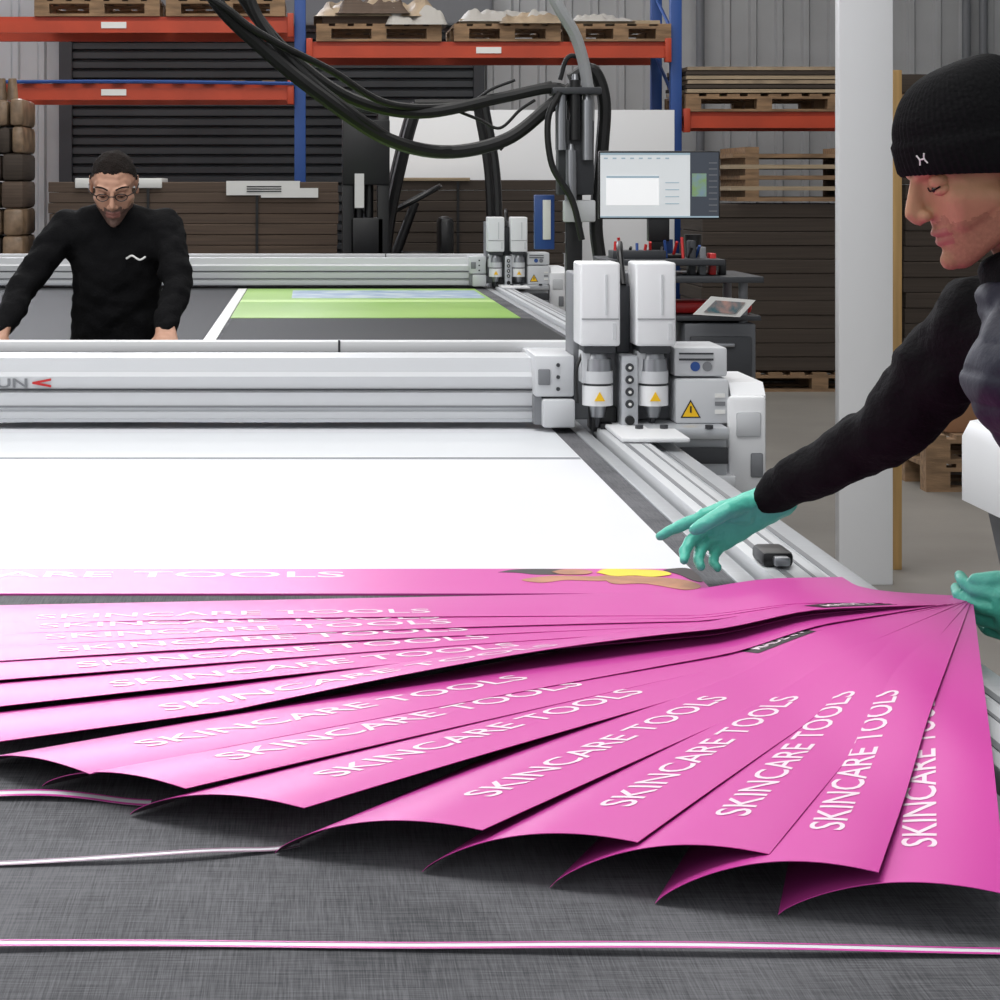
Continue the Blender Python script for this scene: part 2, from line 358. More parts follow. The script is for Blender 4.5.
    b.box(ox+.915,ox+1.0,Y(-.104),Y(-.1),1.085,1.09,dgrey); b.box(ox+.915,ox+1.0,Y(-.104),Y(-.1),1.1,1.104,dgrey)
    for i,cx in enumerate((.955,.985)): b.cyl((ox+cx,Y(-.1),1.07),(ox+cx,Y(-.103),1.07),.012,.012,(blue,grey)[i])
    b.prism([(ox+.915,.945),(ox+.965,.945),(ox+.94,.99)],'Y',Y(-.1215),Y(-.12),black); b.prism([(ox+.92,.948),(ox+.96,.948),(ox+.94,.984)],'Y',Y(-.1225),Y(-.1215),yellow)
    b.box(ox+.938,ox+.942,Y(-.1235),Y(-.1225),.958,.974,black); 
    for i in range(3): b.box(ox+1.0,ox+1.025,Y(-.1225),Y(-.12),.955+i*.02,.965+i*.02,(label,grey,label)[i])
    b.box(ox+.73,ox+.89,Y(-.38),Y(.2),.917,.928,white,.004); b.box(ox+.82,ox+1.02,Y(-.2),Y(.1),.90,.93,alu,.006)
    b.prism([(ox+.88,.90),(ox+1.02,.90),(ox+1.02,.78),(ox+.98,.78)],'Y',Y(-.16),Y(-.12),alu)
    b.box(ox+.885,ox+1.04,Y(-.18),Y(.05),.78,.81,offw,.005); b.box(ox+.90,ox+1.02,Y(-.185),Y(-.18),.84,.88,dgrey,.003)
    for xx in (.80,.86,.97): b.cyl((ox+xx,Y(-.2),.928),(ox+xx,Y(-.2),.937),.01,.01,dgrey,8)
    b.prism([(Y(-.12),.77),(Y(-.12),1.0),(Y(-.09),1.03),(Y(.2),1.03),(Y(.23),1.0),(Y(.23),.77)],'X',ox+1.04,ox+1.125,white)
    b.box(ox+1.03,ox+1.125,Y(-.135),Y(-.11),.76,1.0,white,.012); b.box(ox+1.05,ox+1.11,Y(-.139),Y(-.134),.90,.96,offw,.004); b.box(ox+1.085,ox+1.115,Y(-.139),Y(-.134),.80,.86,grey,.004)
    if logo:
        b.text('UN',.032,Matrix.Translation((-.795,yf+.0005,1.008))@Matrix.Rotation(math.pi/2,4,'X'),grey,.02,.08)
        b.text('<',.04,Matrix.Translation((-.705,yf+.0005,1.005))@Matrix.Rotation(math.pi/2,4,'X'),red,.03,.05)
    return b.done(angle=30)
gantry(0,5.06,True); gantry(.39,12.0,False)
# sheets on table 1
b=B('printed_white_sheet')
b.box(-2.4,.612,3.215,5.9,.9003,.903,whites); b.box(-2.4,.612,3.02,3.215,.9003,.9032,pink)
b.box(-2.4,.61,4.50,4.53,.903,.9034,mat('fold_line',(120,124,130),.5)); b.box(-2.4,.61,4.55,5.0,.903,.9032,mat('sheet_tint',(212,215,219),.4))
b.text('SKINCARE TOOLS',.064,Matrix.Translation((-.80,3.145,.9035)),txtw,.01,.855)
skinp=mat('print_skin',(196,134,98),.4,var=.3,vscale=20); hairp=mat('print_hair',(38,24,26),.4)
yp=mat('print_yellow',(235,215,40),.4)
def flat(b,pts,z,m): b.prism([(p[0],p[1]) for p in catmull([(q[0],q[1],0) for q in pts],5)[:-1]],'Z',z,z+.0003,m)
# a reclining figure: flowing hair, face, outstretched arm, torso in yellow, legs
flat(b,[(.30,3.185),(.33,3.208),(.38,3.212),(.43,3.20),(.41,3.17),(.36,3.165),(.33,3.18),(.30,3.185)],.9033,hairp)
flat(b,[(.385,3.185),(.405,3.203),(.435,3.203),(.45,3.185),(.435,3.165),(.40,3.165),(.385,3.185)],.9040,skinp)
flat(b,[(.35,3.14),(.39,3.155),(.45,3.15),(.50,3.175),(.51,3.15),(.46,3.115),(.40,3.12),(.36,3.10),(.33,3.12),(.35,3.14)],.9036,skinp)
flat(b,[(.46,3.13),(.52,3.15),(.585,3.12),(.60,3.07),(.57,3.045),(.52,3.09),(.47,3.09),(.46,3.13)],.9037,skinp)
flat(b,[(.455,3.18),(.475,3.208),(.52,3.205),(.56,3.195),(.572,3.165),(.54,3.145),(.51,3.155),(.48,3.15),(.455,3.18)],.904,yp)
flat(b,[(.565,3.2),(.58,3.212),(.61,3.21),(.611,3.11),(.595,3.12),(.585,3.16),(.565,3.2)],.9038,hairp)
b.done(smooth=False)
b=B('white_edge_strip'); b.prism([(.613,3.05),(.63,3.05),(.688,2.86),(.663,2.86)],'Z',.9003,.905,white); b.done()
b=B('printed_green_sheet')
gr=mat('green_print',(128,180,62),.35,rgb2=(155,198,88),vscale=.8)
b.box(-.37,.98,9.3,11.9,.9003,.903,gr)
b.box(-.1,.96,10.9,11.7,.903,.9035,mat('print_sky',(130,155,190),.4,rgb2=(195,208,212),vscale=6)); b.box(-.37,.98,10.55,10.75,.903,.9035,mat('green2',(190,222,140),.4))
b.done(smooth=False)
b=B('dark_media_sheet'); dmm=mat('dark_media',(30,31,34),.65,spec=.25)
b.box(-.36,1.03,7.6,9.28,.9003,.902,dmm); b.done()
b=B('dark_media_sheet'); b.box(-2.5,-.43,7.6,11.95,.9003,.902,dmm); b.done()
b=B('white_media_edge'); b.box(-.425,-.375,7.6,11.9,.9003,.904,label); b.done()
b=B('media_roll'); b.cyl((-2.5,6.34,.93),(.5,6.34,.93),.08,.08,mat('roll_grey',(70,72,76),.5),36)
for xx in (-2.5,.5):
    b.cyl((xx-.05,6.34,.93),(xx+.05,6.34,.93),.035,.035,steel); b.box(xx-.02,xx+.02,6.3,6.38,0,.93,grey,.005)
b.done()
# ---------------------------------------------------------------- fanned sheets
ZT=.9008; W=.184
P0=Vector((.79,2.97))
def gp(a,c):   # image pixel -> point on the table top
    Yd=.62*F/(c-185); return Vector((sx(a,Yd),Yd))
def mk(A,P,h,sk=0):
    d=(P-A).normalized(); return dict(A=A,d=d,r=Vector((d.y,-d.x)),L=(P-A).length,h=h,sk=sk)
sheets=[]
for i,a in enumerate((2.5,5.5,9,13,17.5,23,29)):
    an=math.radians(a); A=P0+Vector((-math.cos(an),-math.sin(an)))*1.42; sheets.append(mk(A,P0,.012+.002*i))
NU=len(sheets)
HS=(.030,.034,.037,.043,.046,.048,.048,.040)
SK=(.04,.045,.055,.065,.055,.04,.02,.0)
for c,h,sk in zip(((-30,768),(42,789),(130,817),(275,855),(422,874),(550,889),(655,905),(778,916)),HS,SK): sheets.append(mk(gp(*c),P0,h,sk))
N=len(sheets)
def sm(a,b,x):
    t=max(0,min(1,(x-a)/(b-a))); return t*t*(3-2*t)
def sheet_fn(s,k):
    L=s['L']; h=s['h']; ph=k*2.3
    def f(u,v):
        uu=min(1,max(0,u))
        t=u*L+s['sk']*v**1.3*(1-uu); p=s['A']+s['d']*t+s['r']*(v*W)
        kk=.60+.04*(1-uu)**6
        prof=math.sin(math.pi*kk*max(0,v)**(.95-.16*(1-uu)**3))
        z=ZT+.0003+ (N-k)*(.0003+.0010*u) + h*prof*((1-uu)**1.05) + .0175*sm(.52,.70,p.x)*sm(0,.35,u)
        if k==NU-1: z+=.026*v**1.5*math.sin(math.pi*max(0,(uu-.22)/.78))**1.0
        elif k<NU-1: z+=.006*v*math.sin(math.pi*uu)
        if k==NU: z+=.004*v*math.sin(math.pi*uu)
        z+=.003*v*math.sin(5*u+ph)*(1-u)*u
        return Vector((p.x,p.y,z))
    return f
b=B('fanned_printed_sheets')
def add_sheet(f,L,tv,tstart,txt='SKINCARE TOOLS',label_u=None,size=.043,nu=44,nv=32):
    b.grid(f,nu,nv,pink)
    b.grid(lambda u,v: f(u,v)-Vector((0,0,.0006)),nu,nv,paper_back_shade)
    t=bmesh.new()
    for edge in ([(i/nu,0) for i in range(nu+1)],[(i/nu,1) for i in range(nu+1)],[(0,j/nv) for j in range(nv+1)],[(1,j/nv) for j in range(nv+1)]):
        vs=[(t.verts.new(f(*e)),t.verts.new(f(*e)-Vector((0,0,.0006)))) for e in edge]
        for i in range(len(vs)-1): t.faces.new((vs[i][0],vs[i+1][0],vs[i+1][1],vs[i][1]))
    b.merge(t,pink)
    def drape(me,m,u0,v0,off):
        t=bmesh.new(); t.from_mesh(me)
        xs=[v.co.x for v in t.verts]; ys=[v.co.y for v in t.verts]
        x=min(xs)
        while x<max(xs):
            x+=.03; bmesh.ops.bisect_plane(t,geom=t.verts[:]+t.edges[:]+t.faces[:],plane_co=(x,0,0),plane_no=(1,0,0))
        y=min(ys)
        while y<max(ys):
            y+=.006; bmesh.ops.bisect_plane(t,geom=t.verts[:]+t.edges[:]+t.faces[:],plane_co=(0,y,0),plane_no=(0,1,0))
        for v in t.verts:
            u=u0+v.co.x/L; vv=v0-v.co.y/W
            v.co=f(min(1,max(0,u)),min(1,max(0,vv)))+Vector((0,0,off))
        b.merge(t,m)
    drape(text_mesh(txt,size,.006,.55),txtw,tstart,tv,.0005)
    if label_u:
        t=bmesh.new(); vs=[t.verts.new(p) for p in ((0,0,0),(.13,0,0),(.13,.04,0),(0,.04,0))]; t.faces.new(vs)
        me=bpy.data.meshes.new('l'); t.to_mesh(me); t.free(); drape(me,blk,label_u,.94,.0005)
        drape(text_mesh('MADE IN',.026,.01),txtw,label_u+.01,.89,.0009)
for k,s in enumerate(sheets):
    f=sheet_fn(s,k)
    add_sheet(f,s['L'],.70 if k==N-1 else (.78 if k>=NU else .86),.075 if k>=NU else .17,label_u={NU+1:.68,NU-1:.86,NU-3:.86}.get(k))
fan=b.done(angle=50)
# offcut strips
b=B('offcut_strips')
def strip(pts,w,m1,m2,amp=.004):
    P=catmull([(p.x,p.y,0) for p in pts],14)
    n=len(P)-1
    def g(o0,o1,dz):
        def f(u,v):
            p=P[int(round(u*n))]; return Vector((p.x,p.y+o0+(o1-o0)*v,.902+dz+amp*(1+math.sin(u*9+p.y*5))*.6))
        return f
    b.grid(g(0,w,0),n,1,m1); b.grid(g(0,w*.28,.0004),n,1,m2); b.grid(g(w*.82,w,.0004),n,1,m2)
strip([gp(-150,956),gp(200,950),gp(500,954),gp(800,958),gp(1060,958)],.014,whites,pink)
strip([gp(-150,872),gp(0,868),gp(160,863),gp(250,856),gp(300,850)],.012,whites,mat('dusk',(150,120,140),.5))
strip([gp(-150,802),gp(0,801),gp(90,803),gp(150,810)],.02,whites,pink,.003)
strip([gp(-150,616),gp(0,615),gp(300,612),gp(560,607)],.012,whites,whites,.0005)
b.done()
# ---------------------------------------------------------------- workstation
b=B('computer_workstation')
b.box(1.16,1.62,7.8,8.2,1.205,1.23,dgrey,.005); b.box(1.36,1.76,7.75,8.3,1.14,1.165,dgrey,.005)
b.box(1.46,1.74,7.8,8.25,.1,.98,mat('drawer_grey',(88,90,94),.4),.01)
for i in range(4): b.box(1.48,1.72,7.78,7.8,.16+i*.2,.33+i*.2,dgrey,.006); b.box(1.55,1.65,7.765,7.78,.29+i*.2,.305+i*.2,steel,.003)
for xx in (1.4,1.7):
    for yy in (7.85,8.15): b.cyl((xx,yy,0),(xx,yy,1.14),.018,.018,grey)
b.box(1.36,1.76,7.8,8.25,.99,1.01,dgrey,.004)
b.box(1.34,1.42,7.9,8.0,.0,1.205,grey,.004)
b.prism([(1.48,1.02),(1.55,1.09),(1.72,1.075),(1.66,1.01)],'Y',7.72,7.73,label); b.prism([(1.52,1.03),(1.565,1.075),(1.68,1.067),(1.64,1.022)],'Y',7.715,7.72,mat('photo_print',(60,110,120),.4,rgb2=(190,150,140),vscale=22))
b.box(1.4,1.75,7.9,8.1,1.01,1.06,red,.02)
for i in range(12): b.cyl((1.2+i*.03,7.88+.03*(i%3),1.23),(1.2+i*.03+random.uniform(-.012,.012),7.9,1.27+random.uniform(0,.05)),.006,.006,(red,red,black,blue)[i%4],8); 
b.box(1.19,1.4,7.86,7.98,1.23,1.262,dgrey,.004)
for i in range(4): b.box(1.5+i*.04,1.525+i*.04,7.9,7.97,1.165,1.30-.025*i,(dgrey,grey,red,black)[i],.004)
b.cyl((1.55,8.1,1.23),(1.55,8.1,1.32),.03,.035,black); b.cyl((1.45,8.1,1.23),(1.45,8.1,1.30),.02,.02,blue)
b.done()
b=B('computer_monitor')
mx0,mx1,mz0,mz1=sx(598,8),sx(719,8),sz(219,8),sz(151,8)
b.box(mx0,mx1,7.98,8.01,mz0,mz1,black,.004); b.box(mx0+.1,mx1-.1,8.01,8.04,mz0+.05,mz1-.05,black,.01)
b.box(mx0+.006,mx1-.12,7.977,7.98,mz0+.008,mz1-.008,mat('screen_grey',(208,212,214),.3,emis=.35)); b.box(mx0+.03,mx0+.24,7.975,7.977,mz0+.055,mz1-.1,mat('screen_white',(243,244,245),.3,emis=.35))
bar=mat('screen_bar',(150,172,184),.3,emis=.3); b.box(mx0+.03,mx0+.24,7.9745,7.975,mz1-.108,mz1-.1,bar); b.box(mx0+.006,mx1-.12,7.975,7.977,mz1-.016,mz1-.008,bar); b.box(mx0+.006,mx1-.006,7.975,7.977,mz0+.006,mz0+.012,bar)
for i in range(8): b.box(mx0+.02+i*.035,mx0+.035+i*.035,7.975,7.977,mz1-.032,mz1-.027,bar)
for i in range(4): b.box(mx0+.265,mx0+.32,7.975,7.977,mz0+.06+i*.028,mz0+.063+i*.028,bar)
sd=mat('screen_dark',(60,66,76),.3,emis=.25)
b.box(mx1-.12,mx1-.006,7.9775,7.98,mz0+.006,mz1-.006,sd); b.box(mx1-.112,mx1-.055,7.976,7.9775,mz0+.09,mz1-.09,mat('screen_green',(120,150,90),.3,emis=.3,rgb2=(110,130,170),vscale=30))
for i in range(9): b.box(mx1-.045,mx1-.012,7.976,7.9775,mz0+.03+i*.024,mz0+.034+i*.024,grey)
b.box(mx0+.2,mx1-.2,7.985,8.035,mz0-.09,mz0+.05,black,.005); b.box(mx0+.13,mx1-.15,7.92,8.1,1.231,1.245,black,.005); b.box(mx0+.21,mx1-.21,7.99,8.03,1.24,mz0,black,.004)
b.done()
# ---------------------------------------------------------------- overhead hoses
b=B('overhead_cable_hoses')
def sp(a,c,Y): return Vector((sx(a,Y),Y,sz(c,Y)))
b.tube([sp(190,-60,9.2),sp(215,0,9.3),sp(262,48,9.4),sp(320,95,9.5),sp(385,138,9.7),sp(445,152,9.9),sp(505,140,10),sp(548,108,10),sp(572,88,10)],.034,rubber)
b.tube([sp(215,-60,9.6),sp(245,0,9.6),sp(290,55,9.7),sp(350,98,9.8),sp(420,113,9.9),sp(500,98,10),sp(550,88,10),sp(575,95,10)],.030,rubber)
b.tube([sp(240,-60,9.5),sp(255,10,9.5),sp(300,70,9.5),sp(360,118,9.6),sp(410,148,9.8),sp(450,150,9.9)],.024,rubber)
b.tube([sp(385,-60,9.9),sp(215,-20,9.3),sp(235,15,9.3),sp(275,42,9.4),sp(330,70,9.6),sp(390,104,9.8),sp(470,104,10),sp(552,84,10)],.018,rubber)
b.tube([sp(530,-60,9.9),sp(555,0,9.9),sp(577,40,9.95),sp(588,90,10),sp(588,150,10)],.030,mat('grey_hose',(165,167,169),.4))
b.tube([sp(570,80,10.1),sp(592,70,10.1),sp(604,100,10.1),sp(602,150,10.1),sp(596,220,10.1),sp(600,262,10.1)],.034,rubber)
b.tube([sp(560,92,9.9),sp(548,120,9.9),sp(552,165,9.9),sp(572,200,9.9),sp(582,240,9.9)],.016,rubber)
b.tube([sp(455,110,10),sp(480,120,10),sp(500,128,10),sp(520,110,10),sp(535,100,10)],.008,rubber)
b.tube([sp(470,105,10),sp(490,90,10),sp(515,80,10)],.008,rubber)
b.tube([sp(500,150,10),sp(520,128,10),sp(545,108,10),sp(566,96,10)],.008,rubber)
b.tube([sp(560,80,10),sp(566,60,10),sp(575,56,10),sp(590,66,10)],.012,rubber)
b.done()
b=B('hose_support_mast')
x=sx(575,10)
b.box(x-.04,x+.04,10.02,10.08,0,sz(85,10),black,.006); b.box(x-.09,x+.09,9.96,10.06,sz(195,10),sz(120,10),dgrey,.01)
for dx,c0,c1,m in ((-.07,95,150,steel),(.0,80,140,black),(.06,100,160,steel),(-.02,150,200,steel)):
    b.cyl(sp(575,c1,9.94)+Vector((dx,0,0)),sp(575,c0,9.94)+Vector((dx,0,0)),.028,.028,m); b.cyl(sp(575,c0,9.94)+Vector((dx,0,0)),sp(575,c0-6,9.94)+Vector((dx,0,0)),.018,.012,steel)
b.box(x-.12,x+.12,9.9,10.1,sz(95,10),sz(88,10),dgrey,.006); b.box(x-.06,x+.1,9.97,10.02,sz(222,10),sz(200,10),offw,.01)
b.box(x-.15,x+.15,9.95,10.2,0,.02,dgrey)
b.box(x-.19,x-.09,10.1,10.15,sz(250,10),sz(195,10),blue,.005); b.box(x-.15,x-.11,10.09,10.1,sz(240,10),sz(200,10),label,.002)
b.done()
# right hand machine
b=B('machine_cabinet')
MC=Matrix.Translation((.16,0,0))@Matrix.Diagonal((1,1,.94,1))
b.prism([(1.47,.78),(1.47,.95),(1.49,.99),(1.54,1.0),(2.2,1.0),(2.2,.78)],'Y',4.35,5.0,white,MC); b.prism([(1.52,.79),(1.56,.6),(1.56,.0),(2.18,.0),(2.18,.79)],'Y',4.355,4.98,grey,MC)
b.box(1.6,2.1,4.5,4.9,1.0,1.01,offw,0,MC)
b.box(1.7,2.1,4.335,4.35,.82,.92,offw,.01,MC)
b.done(angle=30)
# ---------------------------------------------------------------- people tools
ico=bmesh.new(); bmesh.ops.create_icosphere(ico,subdivisions=2,radius=1); ICO=[v.co.copy() for v in ico.verts]; ico.free()
def hull_into(bm,items):
    t=bmesh.new()
    for it in items:
        c=Vector(it[0]); r=it[1]
        if not hasattr(r,'__len__'): r=(r,r,r)
        for p in ICO: t.verts.new((c.x+p.x*r[0],c.y+p.y*r[1],c.z+p.z*r[2]))
    res=bmesh.ops.convex_hull(t,input=t.verts[:])
    dl=[e for e in res['geom_interior'] if isinstance(e,bmesh.types.BMVert)]
    bmesh.ops.delete(t,geom=dl,context='VERTS')
    loose=[v for v in t.verts if not v.link_faces]
    if loose: bmesh.ops.delete(t,geom=loose,context='VERTS')
    bmesh.ops.recalc_face_normals(t,faces=t.faces)
    me=bpy.data.meshes.new('h'); t.to_mesh(me); t.free(); bm.from_mesh(me); bpy.data.meshes.remove(me)
def blob(name,hulls,mats,voxel,smooth=4,disp=None,matfn=None,M=None,parent=None):
    bm=bmesh.new()
    for h in hulls: hull_into(bm,h)
    me=bpy.data.meshes.new('b'); bm.to_mesh(me); bm.free()
    ob=bpy.data.objects.new('b',me); COL.objects.link(ob)
    r=ob.modifiers.new('r','REMESH'); r.mode='VOXEL'; r.voxel_size=voxel
    s=ob.modifiers.new('s','SMOOTH'); s.iterations=smooth; s.factor=.5
    dg=bpy.context.evaluated_depsgraph_get(); dg.update()
    me2=bpy.data.meshes.new_from_object(ob.evaluated_get(dg)); bpy.data.objects.remove(ob)
    me2.name=name
    if disp:
        ns=[v.normal.copy() for v in me2.vertices]
        for v,n in zip(me2.vertices,ns): v.co=v.co+disp(v.co.copy(),n)
    me2.materials.clear()
    for m in (mats if isinstance(mats,list) else [mats]): me2.materials.append(m)
    if matfn:
        for p in me2.polygons: p.material_index=matfn(p.center)
    if M is not None: me2.transform(M)
    me2.polygons.foreach_set('use_smooth',[True]*len(me2.polygons))
    o=bpy.data.objects.new(name,me2); COL.objects.link(o)
    if parent: o.parent=parent
    return o
def limb(pts):
    return [[pts[i],pts[i+1]] for i in range(len(pts)-1)]
def hand(name,wrist,Fd,Td,Bd,fingers,thumb,mats,parent,scale=1,cuff=.035,voxel=.0026):
    Fd=Vector(Fd).normalized(); Td=Vector(Td); Td=(Td-Fd*Td.dot(Fd)).normalized(); Bb=Vector(Bd); Bb=(Bb-Fd*Bb.dot(Fd)-Td*Bb.dot(Td)).normalized()
    wrist=Vector(wrist)
    def Wd(p): return wrist+(Fd*p[0]+Td*p[1]+Bb*p[2])*scale
    def it(p,r): return (Wd(p),r*scale)
    hs=[]
    hs.append([it((-cuff,.008,0),.024),it((-cuff,-.008,0),.024),it((.01,.014,0),.020),it((.01,-.014,0),.020)])
    hs.append([it((.01,.018,0),.017),it((.01,-.018,0),.017),it((.088,.031,0),.0135),it((.088,.01,.003),.0145),it((.084,-.012,.002),.014),it((.078,-.03,-.002),.0125)])
    hs.append([it((.02,.02,-.008),.016),it((.05,.022,-.01),.014),it((.03,0,-.008),.014)])
    bases=[((.09,.031,0),.076,.0102),((.093,.0105,.003),.083,.0104),((.088,-.0105,.002),.077,.010),((.08,-.0295,-.002),.061,.009)]
    for (bp,L,r),(c,spl) in zip(bases,fingers):
        p=Vector(bp); a=0; pts=[(Vector(bp)-Vector((.02,0,0)),r*1.05),(p.copy(),r*1.08)]
        for k,fr in enumerate((.45,.31,.24)):
            a+=math.radians(c[k]); d=Vector((math.cos(a)*math.cos(spl),math.sin(spl)*math.cos(a)*1.0,-math.sin(a)))
            p=p+d*L*fr; pts.append((p.copy(),r*(1-.07*(k+1))*(1.04 if k<2 else .94)))
        hs+=limb([it(q,rr) for q,rr in pts])
    p=Vector((.022,.022,-.006)); pts=[(p.copy(),.016)]
    for d,l,r in zip(thumb,(.046,.034,.026),(.0135,.012,.0102)):
        p=p+Vector(d).normalized()*l; pts.append((p.copy(),r))
    hs+=limb([it(q,rr) for q,rr in pts])
    return blob(name,hs,mats,voxel,3,lambda c,n:n*.0014*noise.noise(c*70),None,parent=parent)
skin=mat('skin',(180,136,104),.6,var=.12,vscale=30,bump=.12,bscale=120,spec=.35)
skin2=mat('stubble_skin',(166,124,96),.65,var=.18,vscale=160,bump=.15,bscale=200,spec=.3)
skin3=mat('skin_far',(192,146,122),.5,var=.08,vscale=25); beard=mat('beard_far',(112,86,76),.7,var=.3,vscale=60)
lip=mat('lips',(152,96,80),.5); lip3=mat('lips_far',(150,100,90),.5); hair=mat('dark_hair',(34,27,24),.9,var=.4,vscale=90,bump=.8,bscale=220,spec=.2)
fleece=mat('black_fleece',(13,13,15),.9,bump=.3,bscale=120,spec=.15)
knit=mat('black_knit',(13,13,15),.9,bump=.3,bscale=150,spec=.15)
navy=mat('navy_quilt',(20,23,38),.6,bump=.15,bscale=60,spec=.3)
trouser=mat('dark_trousers',(30,31,38),.85,bump=.2,bscale=90)
shoe=mat('black_boots',(16,15,15),.5)
glove=mat('teal_nitrile',(84,192,170),.42,bump=.2,bscale=110,var=.08,vscale=30)
eyew=mat('eye_white',(205,198,190),.2); iris=mat('iris',(50,35,28),.2)
def head(parent,M,skins,hairy,lid=0.0):
    hs=[[((0,.012,.035),(.076,.095,.083))],
        [((0,-.03,.0),(.062,.06,.06)),((0,-.066,-.096),(.024,.021,.018)),((.048,0,-.064),.017),((-.048,0,-.064),.017)],
        [((0,-.03,.035),(.064,.058,.045))],
        [((0,.022,-.04),(.052,.056,.04)),((0,.045,-.16),(.058,.062,.03))],
        [((0,-.088,.022),.008),((0,-.110,-.018),.0105),((0,-.104,-.028),.010)],
        [((.012,-.098,-.027),.0085),((-.012,-.098,-.027),.0085)],
        [((.044,-.073,.034),.010),((.012,-.086,.03),.0095)],[((-.044,-.073,.034),.010),((-.012,-.086,.03),.0095)],
        [((.022,-.08,-.056),.0045),((0,-.09,-.0535),.0068),((-.022,-.08,-.056),.0045)],
        [((.019,-.08,-.064),.0045),((0,-.088,-.067),.0072),((-.019,-.08,-.064),.0045)],
        [((0,-.083,-.095),.015)],
        [((.038,-.052,-.016),.025),((.030,-.056,-.045),.020),((.050,-.02,-.03),.020)],[((-.038,-.052,-.016),.025),((-.030,-.056,-.045),.020),((-.050,-.02,-.03),.020)],
        [((.077,.012,.018),(.007,.016,.018)),((.077,.006,-.022),(.006,.009,.01))],[((-.077,.012,.018),(.007,.016,.018)),((-.077,.006,-.022),(.006,.009,.01))]]
    eyes=[Vector((.031,-.079,.012)),Vector((-.031,-.079,.012))]
    def disp(c,n):
        d=Vector((0,0,0))
        for e in eyes:
            q=(c-e).length; d+=Vector((0,.008*math.exp(-(q/.015)**2),0))
        for sx_ in (1,-1):
            q=(c-Vector((sx_*.083,.012,0))).length; d+=Vector((-sx_*.004*math.exp(-(q/.009)**2),0,0))
        q=abs(c.z+.0605)
        if c.y<-.07 and abs(c.x)<.026: d+=Vector((0,.004*math.exp(-(q/.0028)**2),0))
        if hairy and is_hair(c): d+=n*(.0025+.0015*noise.noise(c*160))
        return d
    def is_hair(c):
        line=.080 if c.y<-.05 else (.080-(c.y+.05)*1.1)
        line+=.004*noise.noise(c*60)
        return c.z>line and c.z>-.05 and not(abs(c.x)>.08 and c.z<.05)
    def mf(c):
        if hairy and is_hair(c): return 3
        if c.y<-.078 and abs(c.x)<.024 and -.0725<c.z<-.0485: return 2
        j=noise.noise(c*90)*.012
        if c.z+j<-.045-.25*max(0,c.y+.05) and c.z>-.12 and c.y<.01 : return 1
        if abs(c.x)<.03 and -.05<c.z+j<-.036 and c.y<-.07: return 1
        return 0
    blob('head',hs,skins,.0034,5,disp,mf,M,parent)
    b=B('face_details')
    for s_ in (1,-1):
        b.sph((.031*s_,-.0710,.011),.0122,eyew,M); b.sph((.031*s_,-.0790,.0045),(.006,.0055,.006),iris,M)
        b.sph((.031*s_,-.0712,.0150-lid*.003),(.0150,.0134,.0110+lid*.002),skins[0],M); b.sph((.031*s_,-.0706,.0015),(.0150,.013,.0078+lid*.0015),skins[0],M)
        b.tube([(.018*s_,-.0835,.008),(.031*s_,-.0865,.0055-lid*.002),(.044*s_,-.0775,.007)],.0012,hair,M=M,seg=6)
        b.tube([(.013*s_,-.0955,.036),(.028*s_,-.0905,.042),(.044*s_,-.081,.041),(.053*s_,-.071,.035)],.0028,hair,M=M,seg=8)
    b.done(parent=parent)
def head_mat(c,face,up_dir):
    f=Vector(face).normalized(); up=Vector(up_dir); up=(up-f*up.dot(f)).normalized()
    xa=f.cross(up)
    R=Matrix(((xa.x,-f.x,up.x,0),(xa.y,-f.y,up.y,0),(xa.z,-f.z,up.z,0),(0,0,0,1)))
    if R.to_3x3().determinant()<0:
        for i in range(3): R[i][0]*=-1
    return Matrix.Translation(Vector(c))@R
def folds(amp,sc=14,quilt=0):
    def d(c,n):
        w=noise.noise(Vector((c.x*sc,c.y*sc,c.z*sc*1.2)))+.5*noise.noise(c*sc*2.3)+.35*abs(noise.noise(Vector((c.x*sc*1.2,c.y*sc,c.z*sc*3.5))))
        o=n*amp*w
        if quilt: o+=n*quilt*(abs(math.sin(c.z*math.pi/.04))**.4-.6)
        return o
    return d
# ---------------- man reaching across the table (front right)
man=bpy.data.objects.new('man_in_beanie',None); COL.objects.link(man)
shR=Vector((.940,2.80,1.325)); elR=Vector((.845,2.95,1.150)); wrR=Vector((.700,3.11,1.030))
shL=Vector((1.12,2.42,1.33)); elL=Vector((1.27,2.62,1.07)); wrL=Vector((1.09,2.82,.915))
jh=[]
jh+=limb([(shR+Vector((.03,-.03,-.01)),.076),(shR,.07),(shR.lerp(elR,.5),.062),(elR,.054),(elR.lerp(wrR,.5),.043),(wrR+(elR-wrR).normalized()*.02,.031)])
jh+=limb([(shL,.074),(shL.lerp(elL,.5),.06),(elL,.054),(elL.lerp(wrL,.5),.046),(wrL+(elL-wrL).normalized()*.02,.036)])
jh+=[[ (shR+Vector((.03,-.04,0)),.065),(shL+Vector((-.02,.03,0)),.07),((1.07,2.62,1.25),.11),((.99,2.64,1.38),.06)]]
jh+=[[((1.07,2.62,1.25),.12),((1.20,2.70,1.12),.135)],[((1.20,2.70,1.12),.135),((1.3,2.76,.97),(.165,.16,.1))]]
jh+=[[((.960,2.675,1.405),(.066,.066,.03)),((.99,2.65,1.36),(.09,.09,.04))]]
blob('jacket',jh,fleece,.008,5,folds(.009),parent=man)
